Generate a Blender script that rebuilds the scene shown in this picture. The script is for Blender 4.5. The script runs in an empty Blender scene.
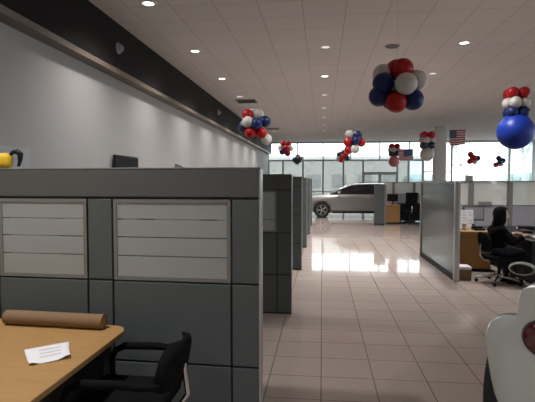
import bpy, bmesh, math, random
from mathutils import Vector, Matrix
random.seed(7)
R = math.radians
scene = bpy.context.scene
col = scene.collection

# ------------------------------------------------------------------ materials
def new_mat(name):
    m = bpy.data.materials.new(name); m.use_nodes = True
    nt = m.node_tree; nt.nodes.clear()
    out = nt.nodes.new('ShaderNodeOutputMaterial')
    return m, nt, out

def pmat(name, c, rough=.6, metal=0.0, noise=0.0, nscale=40.0, bump=0.0, coat=0.0, spec=.5, trans=0.0, stretch=None):
    m, nt, out = new_mat(name)
    b = nt.nodes.new('ShaderNodeBsdfPrincipled')
    b.inputs['Base Color'].default_value = (*c, 1)
    b.inputs['Roughness'].default_value = rough
    b.inputs['Metallic'].default_value = metal
    b.inputs['Coat Weight'].default_value = coat
    b.inputs['Specular IOR Level'].default_value = spec
    nt.links.new(b.outputs[0], out.inputs[0])
    if noise or bump:
        tc = nt.nodes.new('ShaderNodeTexCoord')
        mp = nt.nodes.new('ShaderNodeMapping')
        if stretch: mp.inputs['Scale'].default_value = stretch
        nz = nt.nodes.new('ShaderNodeTexNoise')
        nz.inputs['Scale'].default_value = nscale; nz.inputs['Detail'].default_value = 4
        nt.links.new(tc.outputs['Object'], mp.inputs[0]); nt.links.new(mp.outputs[0], nz.inputs['Vector'])
        if noise:
            cr = nt.nodes.new('ShaderNodeMix'); cr.data_type = 'RGBA'
            cr.inputs['A'].default_value = (*[x*(1-noise) for x in c], 1)
            cr.inputs['B'].default_value = (*[min(1, x*(1+noise)) for x in c], 1)
            nt.links.new(nz.outputs['Fac'], cr.inputs['Factor'])
            nt.links.new(cr.outputs['Result'], b.inputs['Base Color'])
        if bump:
            bp = nt.nodes.new('ShaderNodeBump'); bp.inputs['Strength'].default_value = bump
            bp.inputs['Distance'].default_value = .01
            nt.links.new(nz.outputs['Fac'], bp.inputs['Height']); nt.links.new(bp.outputs[0], b.inputs['Normal'])
    return m

def grid_mat(name, c, line, sx, sy, ox, oy, mortar, rough, vary=.05, spec=.5, speck=.08):
    """flat tiles in object space with dark seams; sx, sy tile sizes in metres"""
    m, nt, out = new_mat(name)
    N = nt.nodes.new
    b = N('ShaderNodeBsdfPrincipled'); b.inputs['Roughness'].default_value = rough
    b.inputs['Specular IOR Level'].default_value = spec
    tc = N('ShaderNodeTexCoord'); mp = N('ShaderNodeMapping')
    mp.inputs['Location'].default_value = (ox, oy, 0)
    br = N('ShaderNodeTexBrick'); br.offset = 0; br.squash = 1
    br.inputs['Scale'].default_value = 1
    br.inputs['Brick Width'].default_value = sx; br.inputs['Row Height'].default_value = sy
    br.inputs['Mortar Size'].default_value = mortar; br.inputs['Mortar Smooth'].default_value = .1
    br.inputs['Color1'].default_value = (*[x*(1-vary) for x in c], 1)
    br.inputs['Color2'].default_value = (*[x*(1+vary) for x in c], 1)
    br.inputs['Mortar'].default_value = (*line, 1)
    nz = N('ShaderNodeTexNoise'); nz.inputs['Scale'].default_value = 30; nz.inputs['Detail'].default_value = 5
    mx = N('ShaderNodeMix'); mx.data_type = 'RGBA'; mx.blend_type = 'MULTIPLY'; mx.inputs['Factor'].default_value = 1
    rmp = N('ShaderNodeMapRange'); rmp.inputs['To Min'].default_value = 1-speck; rmp.inputs['To Max'].default_value = 1+speck
    L = nt.links.new
    L(tc.outputs['Object'], mp.inputs[0]); L(mp.outputs[0], br.inputs['Vector']); L(tc.outputs['Object'], nz.inputs['Vector'])
    L(nz.outputs['Fac'], rmp.inputs['Value']); L(br.outputs['Color'], mx.inputs['A']); L(rmp.outputs[0], mx.inputs['B'])
    L(mx.outputs['Result'], b.inputs['Base Color']); L(b.outputs[0], out.inputs[0])
    return m

def glass_mat(name, tint=(.95, .97, .97), gloss=.08, rough=.02):
    m, nt, out = new_mat(name)
    t = nt.nodes.new('ShaderNodeBsdfTransparent'); t.inputs[0].default_value = (*tint, 1)
    g = nt.nodes.new('ShaderNodeBsdfGlossy'); g.inputs['Roughness'].default_value = rough
    mx = nt.nodes.new('ShaderNodeMixShader'); mx.inputs[0].default_value = gloss
    nt.links.new(t.outputs[0], mx.inputs[1]); nt.links.new(g.outputs[0], mx.inputs[2])
    nt.links.new(mx.outputs[0], out.inputs[0])
    return m

def frost_mat(name, c, thru=.1, transl=.5, rough=.25, gloss=.06):
    m, nt, out = new_mat(name)
    N = nt.nodes.new; L = nt.links.new
    d = N('ShaderNodeBsdfDiffuse'); d.inputs[0].default_value = (*c, 1)
    tl = N('ShaderNodeBsdfTranslucent'); tl.inputs[0].default_value = (*c, 1)
    tr = N('ShaderNodeBsdfTransparent')
    g = N('ShaderNodeBsdfGlossy'); g.inputs['Roughness'].default_value = rough
    a = N('ShaderNodeMixShader'); a.inputs[0].default_value = transl
    b = N('ShaderNodeMixShader'); b.inputs[0].default_value = thru
    e = N('ShaderNodeMixShader'); e.inputs[0].default_value = gloss
    L(d.outputs[0], a.inputs[1]); L(tl.outputs[0], a.inputs[2])
    L(a.outputs[0], b.inputs[1]); L(tr.outputs[0], b.inputs[2])
    L(b.outputs[0], e.inputs[1]); L(g.outputs[0], e.inputs[2]); L(e.outputs[0], out.inputs[0])
    return m

def emit_mat(name, c, s):
    m, nt, out = new_mat(name)
    e = nt.nodes.new('ShaderNodeEmission'); e.inputs[0].default_value = (*c, 1); e.inputs[1].default_value = s
    nt.links.new(e.outputs[0], out.inputs[0]); return m

M = dict(
    floor=grid_mat('polished floor tile', (.38, .32, .29), (.15, .12, .108), .42, .42, 0, -.11, .0045,   .06, .04, .24, .10),
    ceiling=grid_mat('ceiling tile', (.58, .55, .53), (.37, .35, .335), .6, .6, .28, .1, .006, .9, .02, .2, .06),
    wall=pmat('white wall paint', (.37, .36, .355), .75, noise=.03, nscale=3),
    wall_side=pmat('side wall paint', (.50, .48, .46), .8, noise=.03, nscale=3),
    beam=pmat('dark beam paint', (.012, .010, .010), .7, noise=.1, nscale=5, spec=.12),
    beam_trim=pmat('brown beam edge', (.16, .125, .095), .55, noise=.15, nscale=12),
    alu=pmat('window aluminium', (.36, .38, .38), .4, .3, noise=.05, nscale=8),
    white_paint=pmat('column paint', (.62, .60, .58), .7, noise=.03, nscale=4),
    fabric=pmat('grey panel fabric', (.076, .090, .093), .85, noise=.16, nscale=260, bump=.25),
    fabric_top=pmat('grey panel fabric top', (.078, .084, .082), .85, noise=.16, nscale=260, bump=.25),
    core=pmat('panel core', (.012, .013, .013), .7, noise=.1),
    silver=pmat('silver trim', (.42, .44, .44), .35, .6, noise=.05, nscale=20),
    bezel=pmat('panel window frame', (.16, .165, .16), .5, noise=.06, nscale=30),
    frost=frost_mat('frosted film', (.44, .47, .475), .06, .35),
    frost_far=frost_mat('pale frosted glass', (.72, .73, .70), .30, .6),
    glass=glass_mat('clear glass', (.93, .95, .95), .07),
    glass_low=glass_mat('tinted glass', (.50, .51, .50), .08),
    glass_blue=glass_mat('pale tinted glass', (.70, .78, .80), .08),
    smoked=frost_mat('smoked screen glass', (.125, .135, .135), .14, .35, .10, .26),
    lav=pmat('lavender grey panel fabric', (.33, .325, .37), .85, noise=.08, nscale=200, bump=.2),
    wood=pmat('honey wood laminate', (.37, .215, .082), .45, noise=.22, nscale=6, stretch=(1, 9, 9)),
    wood_front=pmat('honey wood panel', (.38, .20, .065), .5, noise=.25, nscale=7, stretch=(8, 8, 1)),
    edge=pmat('desk edge', (.30, .17, .065), .5, noise=.15),
    kraft=pmat('kraft cardboard', (.19, .118, .06), .8, noise=.12, nscale=30),
    paper=pmat('white paper', (.72, .72, .76), .8, noise=.03),
    ink=pmat('printed grey', (.54, .54, .58), .8, noise=.2, nscale=90),
    black=pmat('black plastic', (.009, .009, .010), .5, noise=.1, spec=.2),
    black_fab=pmat('black upholstery', (.006, .006, .007), .95, noise=.2, nscale=180, bump=.3, spec=.1),
    chrome=pmat('chrome', (.6, .6, .6), .18, 1.0, noise=.03),
    grey_plastic=pmat('grey plastic', (.28, .28, .29), .5, noise=.05),
    screen=pmat('dull screen', (.26, .27, .29), .3, noise=.1),
    dark_screen=pmat('dark screen', (.006, .006, .007), .6, noise=.1, spec=.15),
    silver_car=pmat('silver car paint', (.27, .265, .26), .3, .45, coat=.6, noise=.03, nscale=3),
    white_car=pmat('white car paint', (.44, .485, .46), .3, 0, coat=.9, noise=.02, nscale=3),
    car_glass=pmat('dark car glass', (.010, .009, .012), .06, 0, spec=.6, noise=.05),
    tyre=pmat('tyre rubber', (.012, .012, .012), .85, noise=.15),
    rim=pmat('wheel alloy', (.45, .45, .45), .3, .8, noise=.03),
    tail=pmat('dark red lens', (.075, .003, .008), .15, 0, coat=.8, noise=.2, nscale=15),
    tail_ring=pmat('lens bezel', (.03, .012, .014), .3, noise=.1),
    b_red=pmat('red balloon rubber', (.36, .008, .012), .35, noise=.05, nscale=6, spec=.3),
    b_white=pmat('white balloon rubber', (.50, .48, .46), .35, noise=.03, nscale=6, spec=.3),
    b_blue=pmat('blue balloon rubber', (.007, .018, .095), .38, noise=.08, nscale=6, spec=.3),
    b_navy=pmat('navy balloon rubber', (.012, .016, .065), .32, noise=.08, nscale=6),
    b_bigblue=pmat('bright blue balloon rubber', (.008, .035, .30), .4, noise=.05, nscale=5, spec=.3),
    b_coral=pmat('coral balloon rubber', (.72, .22, .22), .35, noise=.05, nscale=5),
    thread=pmat('thread', (.5, .5, .5), .8, noise=.05),
    flag_red=pmat('flag red', (.40, .02, .03), .8, noise=.08),
    flag_white=pmat('flag white', (.62, .58, .56), .8, noise=.04),
    flag_blue=pmat('flag blue', (.03, .04, .14), .8, noise=.08),
    skin=pmat('skin', (.50, .30, .23), .55, noise=.06, nscale=25),
    hair=pmat('dark hair', (.005, .004, .004), .75, spec=.12, noise=.3, nscale=60, bump=.3, stretch=(1, 1, .2)),
    jacket=pmat('black jacket', (.005, .005, .006), .95, noise=.2, nscale=60, bump=.2, spec=.1),
    jeans=pmat('dark jeans', (.014, .018, .034), .85, noise=.2, nscale=90),
    lips=pmat('lips', (.35, .10, .09), .5, noise=.05),
    eye=pmat('eye', (.03, .02, .02), .3, noise=.05),
    yellow=pmat('yellow cloth', (.62, .42, .02), .7, noise=.15, nscale=25, bump=.3),
    poster=pmat('poster paper', (.42, .42, .45), .8, noise=.05),
    blueprint=pmat('pale blue print', (.30, .37, .48), .7, noise=.2, nscale=20),
    vent=pmat('vent grey', (.20, .19, .18), .6, noise=.08),
    vent_dark=pmat('vent slot', (.13, .125, .12), .7, noise=.1),
    lamp=emit_mat('lamp lens', (1, .97, .93), 2.2),
    lamp_dim=emit_mat('dim lamp lens', (1, .97, .93), .42),
    lamp_off=pmat('dull lamp lens', (.50, .48, .46), .5, noise=.05),
    asphalt=pmat('pale asphalt', (.30, .30, .30), .9, noise=.15, nscale=2),
    bark=pmat('glare paled bark', (.55, .57, .56), .9, noise=.2, nscale=12),  # pallor from overexposure and lens haze is put into the bark colour
    hedge=pmat('grey green hedge', (.30, .36, .33), .9, noise=.3, nscale=6),
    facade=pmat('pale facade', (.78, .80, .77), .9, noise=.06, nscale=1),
    pane_pale=pmat('pale far pane', (.52, .55, .56), .4, noise=.05),
    roofing=pmat('grey roof', (.34, .35, .35), .9, noise=.1),
)

# ------------------------------------------------------------------ mesh tools
class MB:
    def __init__(s): s.bm = bmesh.new()
    def _fin(s, verts, mi, mat4=None):
        if mat4 is not None: bmesh.ops.transform(s.bm, matrix=mat4, verts=verts)
        fs = {f for v in verts for f in v.link_faces}
        for f in fs: f.material_index = mi
        return verts
    def box(s, c, size, rot=None, bev=0, mi=0, seg=2):
        g = bmesh.ops.create_cube(s.bm, size=1)['verts']
        bmesh.ops.scale(s.bm, vec=Vector(size), verts=g)
        if bev:
            ed = list({e for v in g for e in v.link_edges})
            r = bmesh.ops.bevel(s.bm, geom=ed, offset=bev, segments=seg, affect='EDGES', profile=.5)
            g = list({v for f in r['faces'] for v in f.verts} | {v for v in g if v.is_valid})
        m = Matrix.Translation(Vector(c))
        if rot is not None: m = m @ rot.to_4x4()
        return s._fin(g, mi, m)
    def span(s, a, b, bev=0, mi=0):
        a = Vector(a); b = Vector(b)
        return s.box((a+b)/2, [abs(x) for x in (b-a)], bev=bev, mi=mi)
    def cyl(s, p0, p1, r0, r1=None, seg=16, mi=0, cap=True):
        p0 = Vector(p0); p1 = Vector(p1); r1 = r0 if r1 is None else r1
        d = p1-p0
        g = bmesh.ops.create_cone(s.bm, cap_ends=cap, segments=seg, radius1=r0, radius2=r1, depth=d.length)['verts']
        m = Matrix.Translation((p0+p1)/2) @ d.to_track_quat('Z', 'Y').to_matrix().to_4x4()
        return s._fin(g, mi, m)
    def ball(s, c, r, seg=16, rings=10, mi=0, rot=None):
        if not hasattr(r, '__len__'): r = (r, r, r)
        g = bmesh.ops.create_uvsphere(s.bm, u_segments=seg, v_segments=rings, radius=1)['verts']
        m = Matrix.Translation(Vector(c))
        if rot is not None: m = m @ rot.to_4x4()
        m = m @ Matrix.Diagonal((*r, 1))
        return s._fin(g, mi, m)
    def lathe(s, prof, seg=20, mi=0, m=None):
        rings = []
        for (r, z) in prof:
            if r < 1e-5: rings.append([s.bm.verts.new((0, 0, z))])
            else: rings.append([s.bm.verts.new((r*math.cos(2*math.pi*k/seg), r*math.sin(2*math.pi*k/seg), z)) for k in range(seg)])
        for a, b in zip(rings, rings[1:]):
            for k in range(seg):
                k2 = (k+1) % seg
                if len(a) == 1 and len(b) == 1: continue
                if len(a) == 1: f = [a[0], b[k2], b[k]]
                elif len(b) == 1: f = [a[k], a[k2], b[0]]
                else: f = [a[k], a[k2], b[k2], b[k]]
                s.bm.faces.new(f).material_index = mi
        vs = [v for r in rings for v in r]
        if m is not None: bmesh.ops.transform(s.bm, matrix=m, verts=vs)
        return vs
    def tube(s, pts, r, seg=8, mi=0, closed=False):
        pts = [Vector(p) for p in pts]; n = len(pts); rings = []
        rad = r if hasattr(r, '__len__') else [r]*n
        up = None
        for i, p in enumerate(pts):
            if closed: t = pts[(i+1) % n]-pts[i-1]
            else: t = pts[min(i+1, n-1)]-pts[max(i-1, 0)]
            t.normalize()
            if up is None: up = Vector((0, 0, 1)) if abs(t.z) < .9 else Vector((1, 0, 0))
            x = t.cross(up); x.normalize(); y = x.cross(t); y.normalize(); up = y
            rings.append([s.bm.verts.new(p+(x*math.cos(2*math.pi*k/seg)+y*math.sin(2*math.pi*k/seg))*rad[i]) for k in range(seg)])
        pr = list(zip(rings, rings[1:]))
        if closed: pr.append((rings[-1], rings[0]))
        for a, b in pr:
            for k in range(seg):
                s.bm.faces.new([a[k], a[(k+1) % seg], b[(k+1) % seg], b[k]]).material_index = mi
        if not closed:
            s.bm.faces.new(rings[0][::-1]).material_index = mi; s.bm.faces.new(rings[-1]).material_index = mi
    def loft(s, rings, mi=0, caps=True):
        rr = [[s.bm.verts.new(p) for p in r] for r in rings]; n = len(rr[0])
        for a, b in zip(rr, rr[1:]):
            for k in range(n):
                s.bm.faces.new([a[k], a[(k+1) % n], b[(k+1) % n], b[k]]).material_index = mi
        if caps:
            s.bm.faces.new(rr[0][::-1]).material_index = mi; s.bm.faces.new(rr[-1]).material_index = mi
        return rr
    def poly(s, pts, mi=0):
        f = s.bm.faces.new([s.bm.verts.new(p) for p in pts]); f.material_index = mi; return f
    def prism(s, pts, off, mi=0):
        a = [s.bm.verts.new(p) for p in pts]; b = [s.bm.verts.new(Vector(p)+Vector(off)) for p in pts]; n = len(a)
        s.bm.faces.new(a[::-1]).material_index = mi; s.bm.faces.new(b).material_index = mi
        for k in range(n): s.bm.faces.new([a[k], a[(k+1) % n], b[(k+1) % n], b[k]]).material_index = mi
    def mesh(s, name, smooth=None):
        bmesh.ops.recalc_face_normals(s.bm, faces=s.bm.faces[:])
        if smooth:
            for f in s.bm.faces: f.smooth = True
            for e in s.bm.edges:
                if len(e.link_faces) == 2 and e.calc_face_angle(0) > R(smooth): e.smooth = False
        me = bpy.data.meshes.new(name); s.bm.to_mesh(me); s.bm.free(); return me
    def build(s, name, mats, parent=None, smooth=None, label=None):
        me = s.mesh(name, smooth)
        for m in (mats if isinstance(mats, (list, tuple)) else [mats]): me.materials.append(m)
        return link(name, me, parent, label)

def link(name, me, parent=None, label=None):
    o = bpy.data.objects.new(name, me); col.objects.link(o)
    if parent: o.parent = parent
    if label: o['label'] = label
    return o
def tag(o, label, cat, group=None, kind=None):
    o['label'] = label; o['category'] = cat
    if group: o['group'] = group
    if kind: o['kind'] = kind
    return o
def struct(o): o['kind'] = 'structure'; return o
def thing(name, label, cat, loc=(0, 0, 0), rz=0, group=None):
    o = bpy.data.objects.new(name, None); col.objects.link(o)
    o.empty_display_size = .1
    o.location = loc; o.rotation_euler = (0, 0, rz)
    return tag(o, label, cat, group)
def copy_tree(o, parent=None):
    c = o.copy(); col.objects.link(c)
    if parent: c.parent = parent
    for ch in list(o.children): copy_tree(ch, c)
    return c
def baked(me, mods, mats):
    """apply modifiers to a mesh and return the resulting mesh"""
    o = bpy.data.objects.new('bake', me); col.objects.link(o)
    tmp = []
    for kind, kw in mods:
        md = o.modifiers.new(kind, kind)
        for k, v in kw.items():
            if k == 'object': v.hide_render = True; tmp.append(v)
            setattr(md, k, v)
    dg = bpy.context.evaluated_depsgraph_get(); dg.update()
    r = bpy.data.meshes.new_from_object(o.evaluated_get(dg))
    bpy.data.objects.remove(o)
    for t in tmp: bpy.data.objects.remove(t)
    r.materials.clear()
    for m in mats: r.materials.append(m)
    return r
def smooth_mesh(me, ang):
    bm = bmesh.new(); bm.from_mesh(me)
    for f in bm.faces: f.smooth = True
    for e in bm.edges: e.smooth = not (len(e.link_faces) == 2 and e.calc_face_angle(0) > R(ang))
    bm.to_mesh(me); bm.free()
def skin_mesh(name, nodes, edges, root, sub=2):
    names = list(nodes); me = bpy.data.meshes.new(name)
    me.from_pydata([nodes[k][0] for k in names], [(names.index(a), names.index(b)) for a, b in edges], [])
    o = bpy.data.objects.new('skin', me); col.objects.link(o)
    md = o.modifiers.new('skin', 'SKIN'); md.use_smooth_shade = True
    sl = me.skin_vertices[0].data
    for i, k in enumerate(names):
        r = nodes[k][1]; sl[i].radius = r if hasattr(r, '__len__') else (r, r); sl[i].use_root = (k == root)
    sd = o.modifiers.new('sub', 'SUBSURF'); sd.levels = sub; sd.render_levels = sub
    dg = bpy.context.evaluated_depsgraph_get(); dg.update()
    r = bpy.data.meshes.new_from_object(o.evaluated_get(dg))
    bpy.data.objects.remove(o)
    for p in r.polygons: p.use_smooth = True
    return r

# ------------------------------------------------------------------ camera
cam = bpy.data.cameras.new('camera'); co = bpy.data.objects.new('camera', cam); col.objects.link(co)
cam.sensor_width = 36; cam.lens = 480/535*36; cam.clip_start = .05; cam.clip_end = 400
co.location = (0, 0, 1.6); co.rotation_euler = (R(90-2.386), 0, R(6.478))
scene.camera = co

# ------------------------------------------------------------------ room shell
XL, XR, YB, YF, H = -3.3, 15.0, -4.5, 29.6, 4.0
m = MB(); m.span((XL-.3, YB-.3, -.12), (XR+.3, YF+.15, 0)); struct(m.build('floor', M['floor']))
m = MB(); m.span((XL-.3, YB-.3, H), (XR+.3, YF+.15, H+.15)); struct(m.build('ceiling', M['ceiling']))
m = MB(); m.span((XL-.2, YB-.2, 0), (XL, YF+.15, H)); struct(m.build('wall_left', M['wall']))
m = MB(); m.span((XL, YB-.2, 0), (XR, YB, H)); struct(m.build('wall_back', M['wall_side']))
m = MB(); m.span((XL, YB, 0), (XL+.015, YF, .1)); struct(m.build('baseboard_left', M['vent_dark']))
m = MB(); m.span((XL, YB, 3.32), (-3.1, YF, H)); struct(m.build('trim_1', M['beam']))
m = MB(); m.span((XL, YB, 3.24), (-3.11, YF, 3.32)); struct(m.build('trim_2', M['beam_trim']))
# right wall, far out of frame: low sill, header and piers around big windows
m = MB()
m.span((XR, YB-.2, 0), (XR+.2, YF, .25)); m.span((XR, YB-.2, 3.8), (XR+.2, YF, H))
ys = [YB-.2, 1.5, 8.5, 15.5, 22.5, YF]
for y in ys: m.span((XR, y-.15 if y > YB else y, .25), (XR+.2, y+.15 if y < YF else y, 3.8))
struct(m.build('wall_right', M['wall_side']))
# front glass wall: header, sill and posts
m = MB()
m.span((XL, YF, 3.93), (XR, YF+.15, H)); m.span((XL, YF, 0), (XR, YF+.15, .06))
struct(m.build('wall_front', M['alu']))
wn = [0]
def window(x0, x1, z0, z1, gm, fw=.05, bars=()):
    wn[0] += 1
    f = MB()
    f.span((x0, YF+.02, z0), (x0+fw, YF+.12, z1)); f.span((x1-fw, YF+.02, z0), (x1, YF+.12, z1))
    f.span((x0+fw, YF+.02, z0), (x1-fw, YF+.12, z0+fw)); f.span((x0+fw, YF+.02, z1-fw), (x1-fw, YF+.12, z1))
    for z in bars: f.span((x0+fw, YF+.03, z-.03), (x1-fw, YF+.11, z+.03))
    o = struct(f.build('window_%d' % wn[0], M['alu']))
    p = MB(); p.span((x0+fw, YF+.06, z0+fw), (x1-fw, YF+.07, z1-fw)); p.build('pane', gm, o)
    return o
ZT = 2.87
tx = [XL, -1.52, .06, 1.71, 3.45, 5.2, 6.0]
for a, b in zip(tx, tx[1:]): window(a, b, ZT, 3.93, M['glass'], .035)
lx = [XL, -2.4, -1.17, .06, 1.29, 2.47]
for a, b in zip(lx, lx[1:]): window(a, b, .06, ZT, M['glass_low'], .05, (.95,))
window(2.47, 4.5, 2.1, ZT, M['glass_low'], .05)
window(4.5, 5.15, .06, ZT, M['glass_low'], .05)
window(5.15, 6.0, .06, ZT, M['glass_blue'], .07)
window(6.0, 7.65, .06, 3.93, M['glass'], .06, (2.15,))
window(7.65, 10.9, .06, 3.93, M['glass'], .06, (2.55, .95))
for a in range(3): window(10.9+a*1.366, 10.9+(a+1)*1.366, .06, 3.93, M['glass_blue'], .08, (.95,))
for i, (a, b) in enumerate(((2.47, 3.48), (3.48, 4.5))):
    f = MB(); f.span((a, YF+.01, .06), (a+.09, YF+.13, 2.1)); f.span((b-.09, YF+.01, .06), (b, YF+.13, 2.1))
    f.span((a+.09, YF+.01, 1.98), (b-.09, YF+.13, 2.1)); f.span((a+.09, YF+.01, .06), (b-.09, YF+.13, .28))
    o = struct(f.build('door_%d' % (i+1), M['alu']))
    p = MB(); p.span((a+.09, YF+.06, .28), (b-.09, YF+.07, 1.98)); p.build('pane', M['glass_low'], o)
    h = MB(); xh = b-.14 if i == 0 else a+.14
    h.tube([(xh, YF+.01, .9), (xh, YF-.05, .93), (xh, YF-.05, 1.27), (xh, YF+.01, 1.3)], .012); h.build('door_handle', M['silver'], o, 40)
for i in range(5):
    a, b = ys[i]+.15 if i else ys[0]+.15, ys[i+1]-.15
    wn[0] += 1
    f = MB(); f.span((XR+.04, a, .25), (XR+.16, a+.06, 3.8)); f.span((XR+.04, b-.06, .25), (XR+.16, b, 3.8))
    f.span((XR+.04, a+.06, .25), (XR+.16, b-.06, .31)); f.span((XR+.04, a+.06, 3.74), (XR+.16, b-.06, 3.8))
    f.span((XR+.04, (a+b)/2-.03, .31), (XR+.16, (a+b)/2+.03, 3.74))
    o = struct(f.build('window_%d' % wn[0], M['alu']))
    p = MB(); p.span((XR+.1, a+.06, .31), (XR+.11, b-.06, 3.74)); p.build('pane', M['glass'], o)
# column
m = MB(); m.box((5.22, 22.3, 2.0), (.5, .5, 4.0), bev=.04)
cl = struct(m.build('column', M['white_paint'], None, 40))

# ------------------------------------------------------------------ ceiling fittings
def downlight(x, y, lab, lit):
    t = thing('recessed_downlight', lab, 'ceiling light', (x, y, H), 0, 'recessed ceiling lights')
    r = MB(); r.lathe([(.078, -.004), (.078, -.012), (.11, -.010), (.115, 0), (.078, -.002)], 24); r.build('trim_ring', M['white_paint'], t, 40)
    d = MB(); d.lathe([(0, -.006), (.078, -.006), (.078, -.003), (0, -.003)], 24); d.build('lens', M['lamp'] if lit == 1 else M['lamp_dim'], t)
    if lit:
        L = bpy.data.lights.new('downlight_beam', 'SPOT'); L.energy = (120 if x < -2 else 200); L.spot_size = R(135); L.spot_blend = 1; L.shadow_soft_size = .1
        L.color = (1, .96, .92)
        lo = bpy.data.objects.new('downlight_beam', L); lo.location = (x, y, H-.03); col.objects.link(lo)
rows = [6.36, 8.76, 11.16, 13.56, 15.96, 18.36, 20.76, 23.2]
words = ['first', 'second', 'third', 'fourth', 'fifth', 'sixth', 'seventh', 'eighth']
for i, y in enumerate(rows):
    downlight(-2.34, y, 'recessed ceiling light beside the dark beam, %s one from the camera' % words[i], 1 if i < 3 else 2)
for i, y in enumerate(rows[1:]):
    downlight(.05, y, 'recessed ceiling light above the aisle, %s one from the camera' % words[i], 1 if i == 1 else 2)
for i, y in enumerate(rows[1:4]):
    downlight(2.44, y, 'recessed ceiling light right of the big balloon cluster, %s one from the camera' % words[i], 1 if i == 0 else 2)
for i, (x, y) in enumerate(((4.9, -1.0), (1.0, -2.2), (-1.6, -1.6), (4.9, 3.4), (9.5, 3.0), (9.5, 9), (6.6, 6.2), (-1.9, 1.9))):  # unseen ceiling spots outside the view, no fittings modelled
    L = bpy.data.lights.new('downlight_beam', 'SPOT'); L.energy = (120 if x < -2 else 200); L.spot_size = R(135); L.spot_blend = 1; L.shadow_soft_size = .1; L.color = (1, .96, .92)
    lo = bpy.data.objects.new('downlight_beam', L); lo.location = (x, y, H-.03); col.objects.link(lo)
def vent(x, y, s, lab):
    t = thing('ceiling_vent', lab, 'ceiling vent', (x, y, H), 0)
    f = MB()
    for a in (-1, 1):
        f.box((a*(s/2-.02), 0, -.008), (.04, s, .016)); f.box((0, a*(s/2-.02), -.008), (s-.08, .04, .016))
    f.build('frame', M['vent'], t)
    b = MB(); b.box((0, 0, -.002), (s-.08, s-.08, .004)); b.build('backing', M['vent_dark'], t)
    n = 9
    sl = MB()
    for k in range(n): sl.box((0, -s/2+.04+(s-.08)*(k+.5)/n, -.008), (s-.08, .025, .003), Matrix.Rotation(.6, 3, 'X'))
    sl.build('louvre', M['vent'], t)
vent(-2.26, 14.4, .62, 'square grey louvred ceiling vent near the dark beam, the closer one')
vent(-2.26, 22.0, .62, 'square grey louvred ceiling vent near the dark beam, the far one')
t = thing('ceiling_speaker', 'round grey speaker grille in the ceiling above the big balloon cluster', 'ceiling speaker', (1.23, 8.84, H))
m = MB(); m.lathe([(.13, 0), (.13, -.012), (.11, -.014), (.11, -.006)], 28); m.build('rim', M['vent'], t, 40)
m = MB(); m.lathe([(0, -.010), (.06, -.009), (.11, -.006), (.11, -.002), (0, -.002)], 28); m.build('grille', M['vent_dark'], t, 60)
for y, z, lab in ((7.1, 3.62, 'small round dome fitting on the dark beam, the closer one'), (14.2, 3.65, 'small round dome fitting on the dark beam, the far one')):
    t = thing('dome_fitting', lab, 'dome fitting', (-3.1, y, z))
    rt = Matrix.Rotation(R(90), 4, 'Y')
    m = MB(); m.lathe([(0, 0), (.085, 0), (.085, .02), (.06, .03), (0, .03)], 20, m=rt); m.build('base', M['grey_plastic'], t, 40)
    m = MB(); m.lathe([(.06, .03), (.055, .055), (.04, .075), (.02, .086), (0, .088)], 20, m=rt); m.build('dome', M['screen'], t, 60)

# ------------------------------------------------------------------ left cubicle partitions
TH = .08
def partition(x0, length, y, rz, lab, back_extra=0):
    """local: x runs from 0 (aisle end) to -length along the panel, front face at -y"""
    t = thing('cubicle_partition', lab, 'cubicle partition', (x0, y, 0), rz, 'cubicle partitions left of the aisle')
    mods = [(0, .170, 's'), (.170, .925, 'w'), (.925, 1.093, 's'), (1.093, 1.71, 'w'), (1.71, 1.88, 's'), (1.88, length, 'w')]
    c = MB()
    rowsz = [(.02, .47), (.482, .975), (.987, 1.488)]
    g = .006
    c.span((-length, -.028, 0), (0, .028, .985))
    c.span((-length, -.028, 1.483), (0, .028, 1.675))
    for a, b, k in mods:
        if k == 's': c.span((-b, -.028, .985), (-a, .028, 1.483))
    c.build('core', M['core'], t)
    for a, b, k in mods:
        for ri, (z0, z1) in enumerate(rowsz):
            if ri == 2 and k == 'w': continue
            q = MB(); q.span((-b+g, -TH/2, z0), (-a-(g if a > 0 else .004), TH/2, z1), bev=.004); q.build('fabric_tile', M['fabric'], t)
    q = MB(); q.span((-length, -TH/2, 1.50), (-.004, TH/2, 1.672), bev=.006); q.build('top_band', M['fabric_top'], t)
    q = MB(); q.span((-length, -TH/2-.002, 1.672), (0, TH/2+.002, 1.682), bev=.003); q.build('cap_rail', M['bezel'], t)
    q = MB(); q.span((-.004, -TH/2, 0), (.008, TH/2, 1.672), bev=.003); q.build('end_post', M['silver'], t)
    for a, b, k in mods:
        if k != 'w': continue
        f = MB(); x0_, x1_ = -b+g, -a-g; z0, z1 = .987, 1.488; w = .022
        f.span((x0_, -TH/2, z0), (x0_+w, TH/2, z1)); f.span((x1_-w, -TH/2, z0), (x1_, TH/2, z1))
        f.span((x0_+w, -TH/2, z0), (x1_-w, TH/2, z0+w)); f.span((x0_+w, -TH/2, z1-w), (x1_-w, TH/2, z1))
        fo = f.build('window_frame', M['bezel'], t)
        p = MB(); p.span((x0_+w, -.032, z0+w), (x1_-w, -.024, z1-w)); p.build('glass_pane', M['glass'], fo)
        fl = MB(); lv = [z0+w, 1.134, 1.141, 1.250, 1.257, 1.361, 1.368, z1-w]
        for k2 in range(0, 8, 2): fl.span((x0_+w, -.035, lv[k2]), (x1_-w, -.0325, lv[k2+1]))
        fl.build('frosted_film', M['frost'], fo)
    return t
names = ['grey fabric cubicle partition nearest the camera, with frosted windows', 'second grey cubicle partition from the camera, left of the aisle',
         'third grey cubicle partition from the camera, left of the aisle', 'fourth grey cubicle partition from the camera, left of the aisle',
         'fifth grey cubicle partition from the camera, left of the aisle', 'farthest grey cubicle partition on the left, in front of the silver car']
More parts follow.
